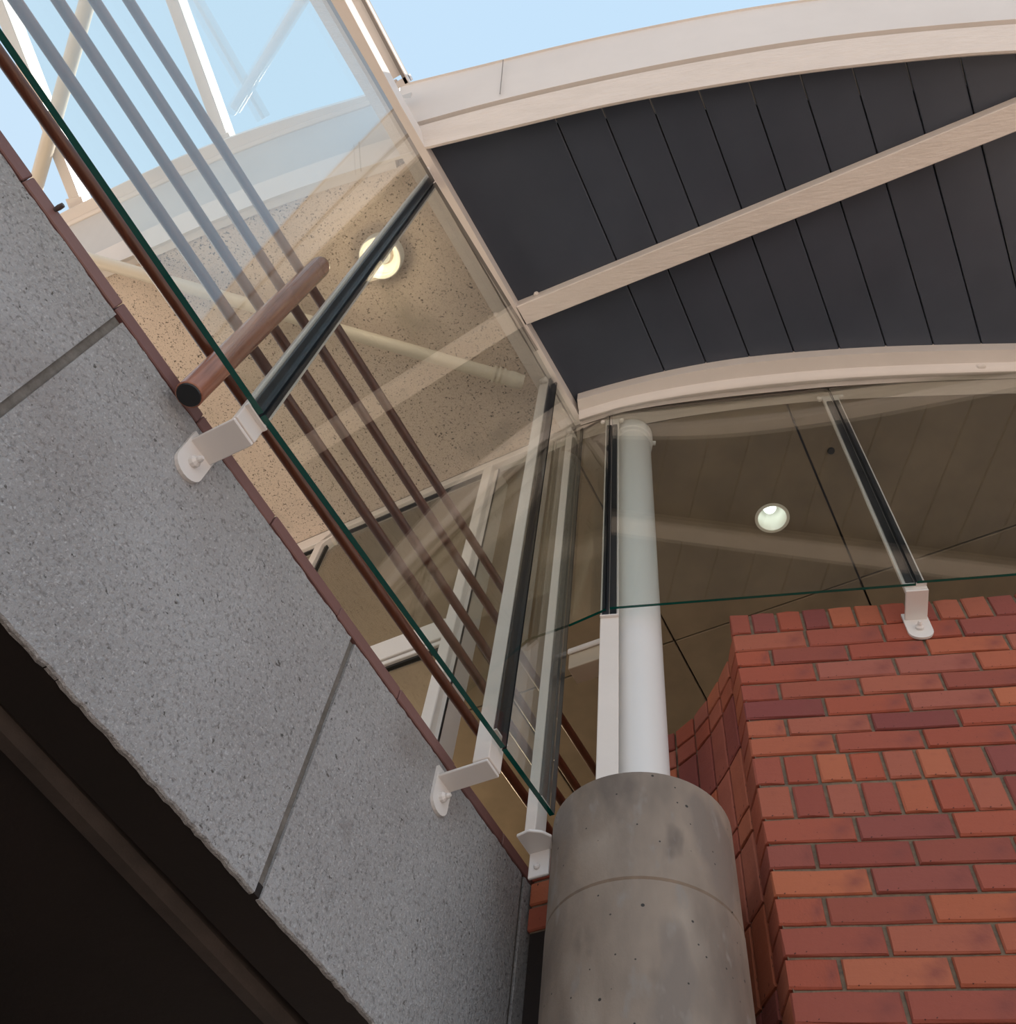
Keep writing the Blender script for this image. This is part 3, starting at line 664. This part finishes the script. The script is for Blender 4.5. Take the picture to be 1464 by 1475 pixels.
o = part(t, 'housing', *lathe(c, [(0.071, 5.956), (0.071, 6.15), (0.055, 6.175), (0.010, 6.178), (0.010, 6.181), (0.058, 6.179), (0.0735, 6.152), (0.0735, 5.968), (0.086, 5.961), (0.086, 5.956)], 44, closed=True), M['reflector']); smooth_by_angle(o, 0.5)
bm = bmesh.new(); bmesh.ops.create_uvsphere(bm, u_segments=20, v_segments=12, radius=0.033)
me = bpy.data.meshes.new('m'); bm.to_mesh(me); bm.free()
for q in me.polygons: q.use_smooth = True
o = link('bulb', me, M['lamp_w'], t); o.location = (0, 0, 0.110)
part(t, 'lamp_holder', *lathe(c, [(0.018, 6.09), (0.022, 6.177)], 16), M['bolt'])
tb_ = thing('tie_bar', W(1.95, 0.03, 4.3), 'short white bar between the corner glazing post and the steel pipe', 'bar')
v, f = obox(W(1.95, -0.012, 4.285), N2, D2, UP, 0.16, 0.075, 0.10); part(tb_, 'flange', v, f, M['inwall'], bv=0.002)
v, f = obox(W(1.938, -0.014, 4.360), N2, D2, UP, 0.165, 0.012, 0.026); part(tb_, 'lip', v, f, M['white'], bv=0.004)

# ------------------------------------------------------------------ steelwork over the open court
def rafter(x0, y0, x1, y1, label):
    t = thing('steel_rafter', (x0, y0, 6.5), label, 'beam', 'white rafters over the court')
    d = Vector((x1 - x0, y1 - y0, 0)); L_ = d.length; d.normalize(); n_ = Vector((d.y, -d.x, 0))
    v, f = obox(Vector((x0, y0, 6.515)) - n_ * 0.030, d, n_, UP, L_, 0.06, 0.11); part(t, 'box_section', v, f, M['white'], bv=0.004)
    v, f = obox(Vector((x0, y0, 6.508)) - n_ * 0.045, d, n_, UP, 0.09, 0.09, 0.012); part(t, 'end_plate', v, f, M['white'], bv=0.002)
    return t
rafter(-2.885, 0.80, -2.93, -2.0, 'sunlit white rafter at the far left edge, crossed by a round brace')
rafter(-2.010, 0.62, -2.20, -2.0, 'sunlit white rafter behind the rails at the top of the left glass')
br = thing('brace_tube', (-2.43, -0.13, 6.46), 'round cream steel brace tube against the sky at upper left', 'brace')
o = part(br, 'tube', *tube([(-2.15, -0.49, 6.47), (-3.30, 0.95, 6.47)], 0.036, 20), M['cream']); smooth_by_angle(o)
gt = thing('box_gutter', W(-0.4, 0.0, 6.2), 'cream box gutter ending above the corner of the eave beam', 'gutter')
so_box(gt, 'gutter_base', -1.6, 0.050, -0.085, 0.004, 6.205, 6.215, M['fascia_paint'])
so_box(gt, 'gutter_lip', -1.6, 0.092, 0.004, 0.020, 6.19, 6.262, M['gutter'])
so_box(gt, 'gutter_rim', -1.6, 0.092, 0.0195, 0.024, 6.185, 6.225, M['white'])
so_box(gt, 'end_plate', 0.066, 0.094, -0.085, 0.020, 6.19, 6.30, M['white'])
bolt(gt, W(0.062, -0.03, 6.20), -UP, 0.008, 0.012, 'bolt')
st = thing('strut', (-0.7, -0.17, 6.55), 'white tube strut over the court, showing as a bright reflection in the left glass', 'brace', 'white struts over the court')
part(st, 'tube', *tube([(-1.185, -0.205, 6.56), (-0.22, -0.125, 6.56)], 0.028, 16), M['white'], smooth=True)
part(st, 'leg', *tube([(-1.165, -0.203, 6.21), (-1.165, -0.203, 6.56)], 0.022, 14), M['white'], smooth=True)
st = thing('strut', (-0.4, -0.3, 6.6), 'second white tube strut over the court, crossing the first in the glass reflection', 'brace', 'white struts over the court')
part(st, 'tube', *tube([(-0.28, 0.0, 6.612), (-0.66, -1.10, 6.612)], 0.024, 16), M['white'], smooth=True)

# small bolt on the tile edge
bt = thing('screw', W(0.0, -0.147, 3.55), 'small dark screw head poking out of the coping near the left edge', 'screw')
o = part(bt, 'screw_head', *tube([W(-0.088, -0.152, 3.537), W(-0.088, -0.138, 3.541), W(-0.088, -0.128, 3.543)], [0.004, 0.006, 0.005], 10), M['steel_dark'])

# ------------------------------------------------------------------ walkway bulb light, plus added unseen fills for hall and walkway
def pl(name, p, e, col, r=0.06):
    d_ = bpy.data.lights.new(name, 'POINT'); d_.energy = e; d_.color = col; d_.shadow_soft_size = r
    o_ = bpy.data.objects.new(name, d_); COL.objects.link(o_); o_.location = p
pl('walkway_lamp_and_fill', W(0.655, -0.402, 5.80), 2.0, (1.0, 0.78, 0.52))
pl('hall_fill_light', W(3.8, -2.4, 4.9), 34, (1.0, 0.76, 0.48), 0.15)  # added fill with no fixture, brightens the hall interior
pl('walkway_lamp_and_fill', W(0.3, -2.6, 4.5), 24, (1.0, 0.80, 0.58), 0.15)  # added out-of-view fill, warms and brightens the walkway ceiling
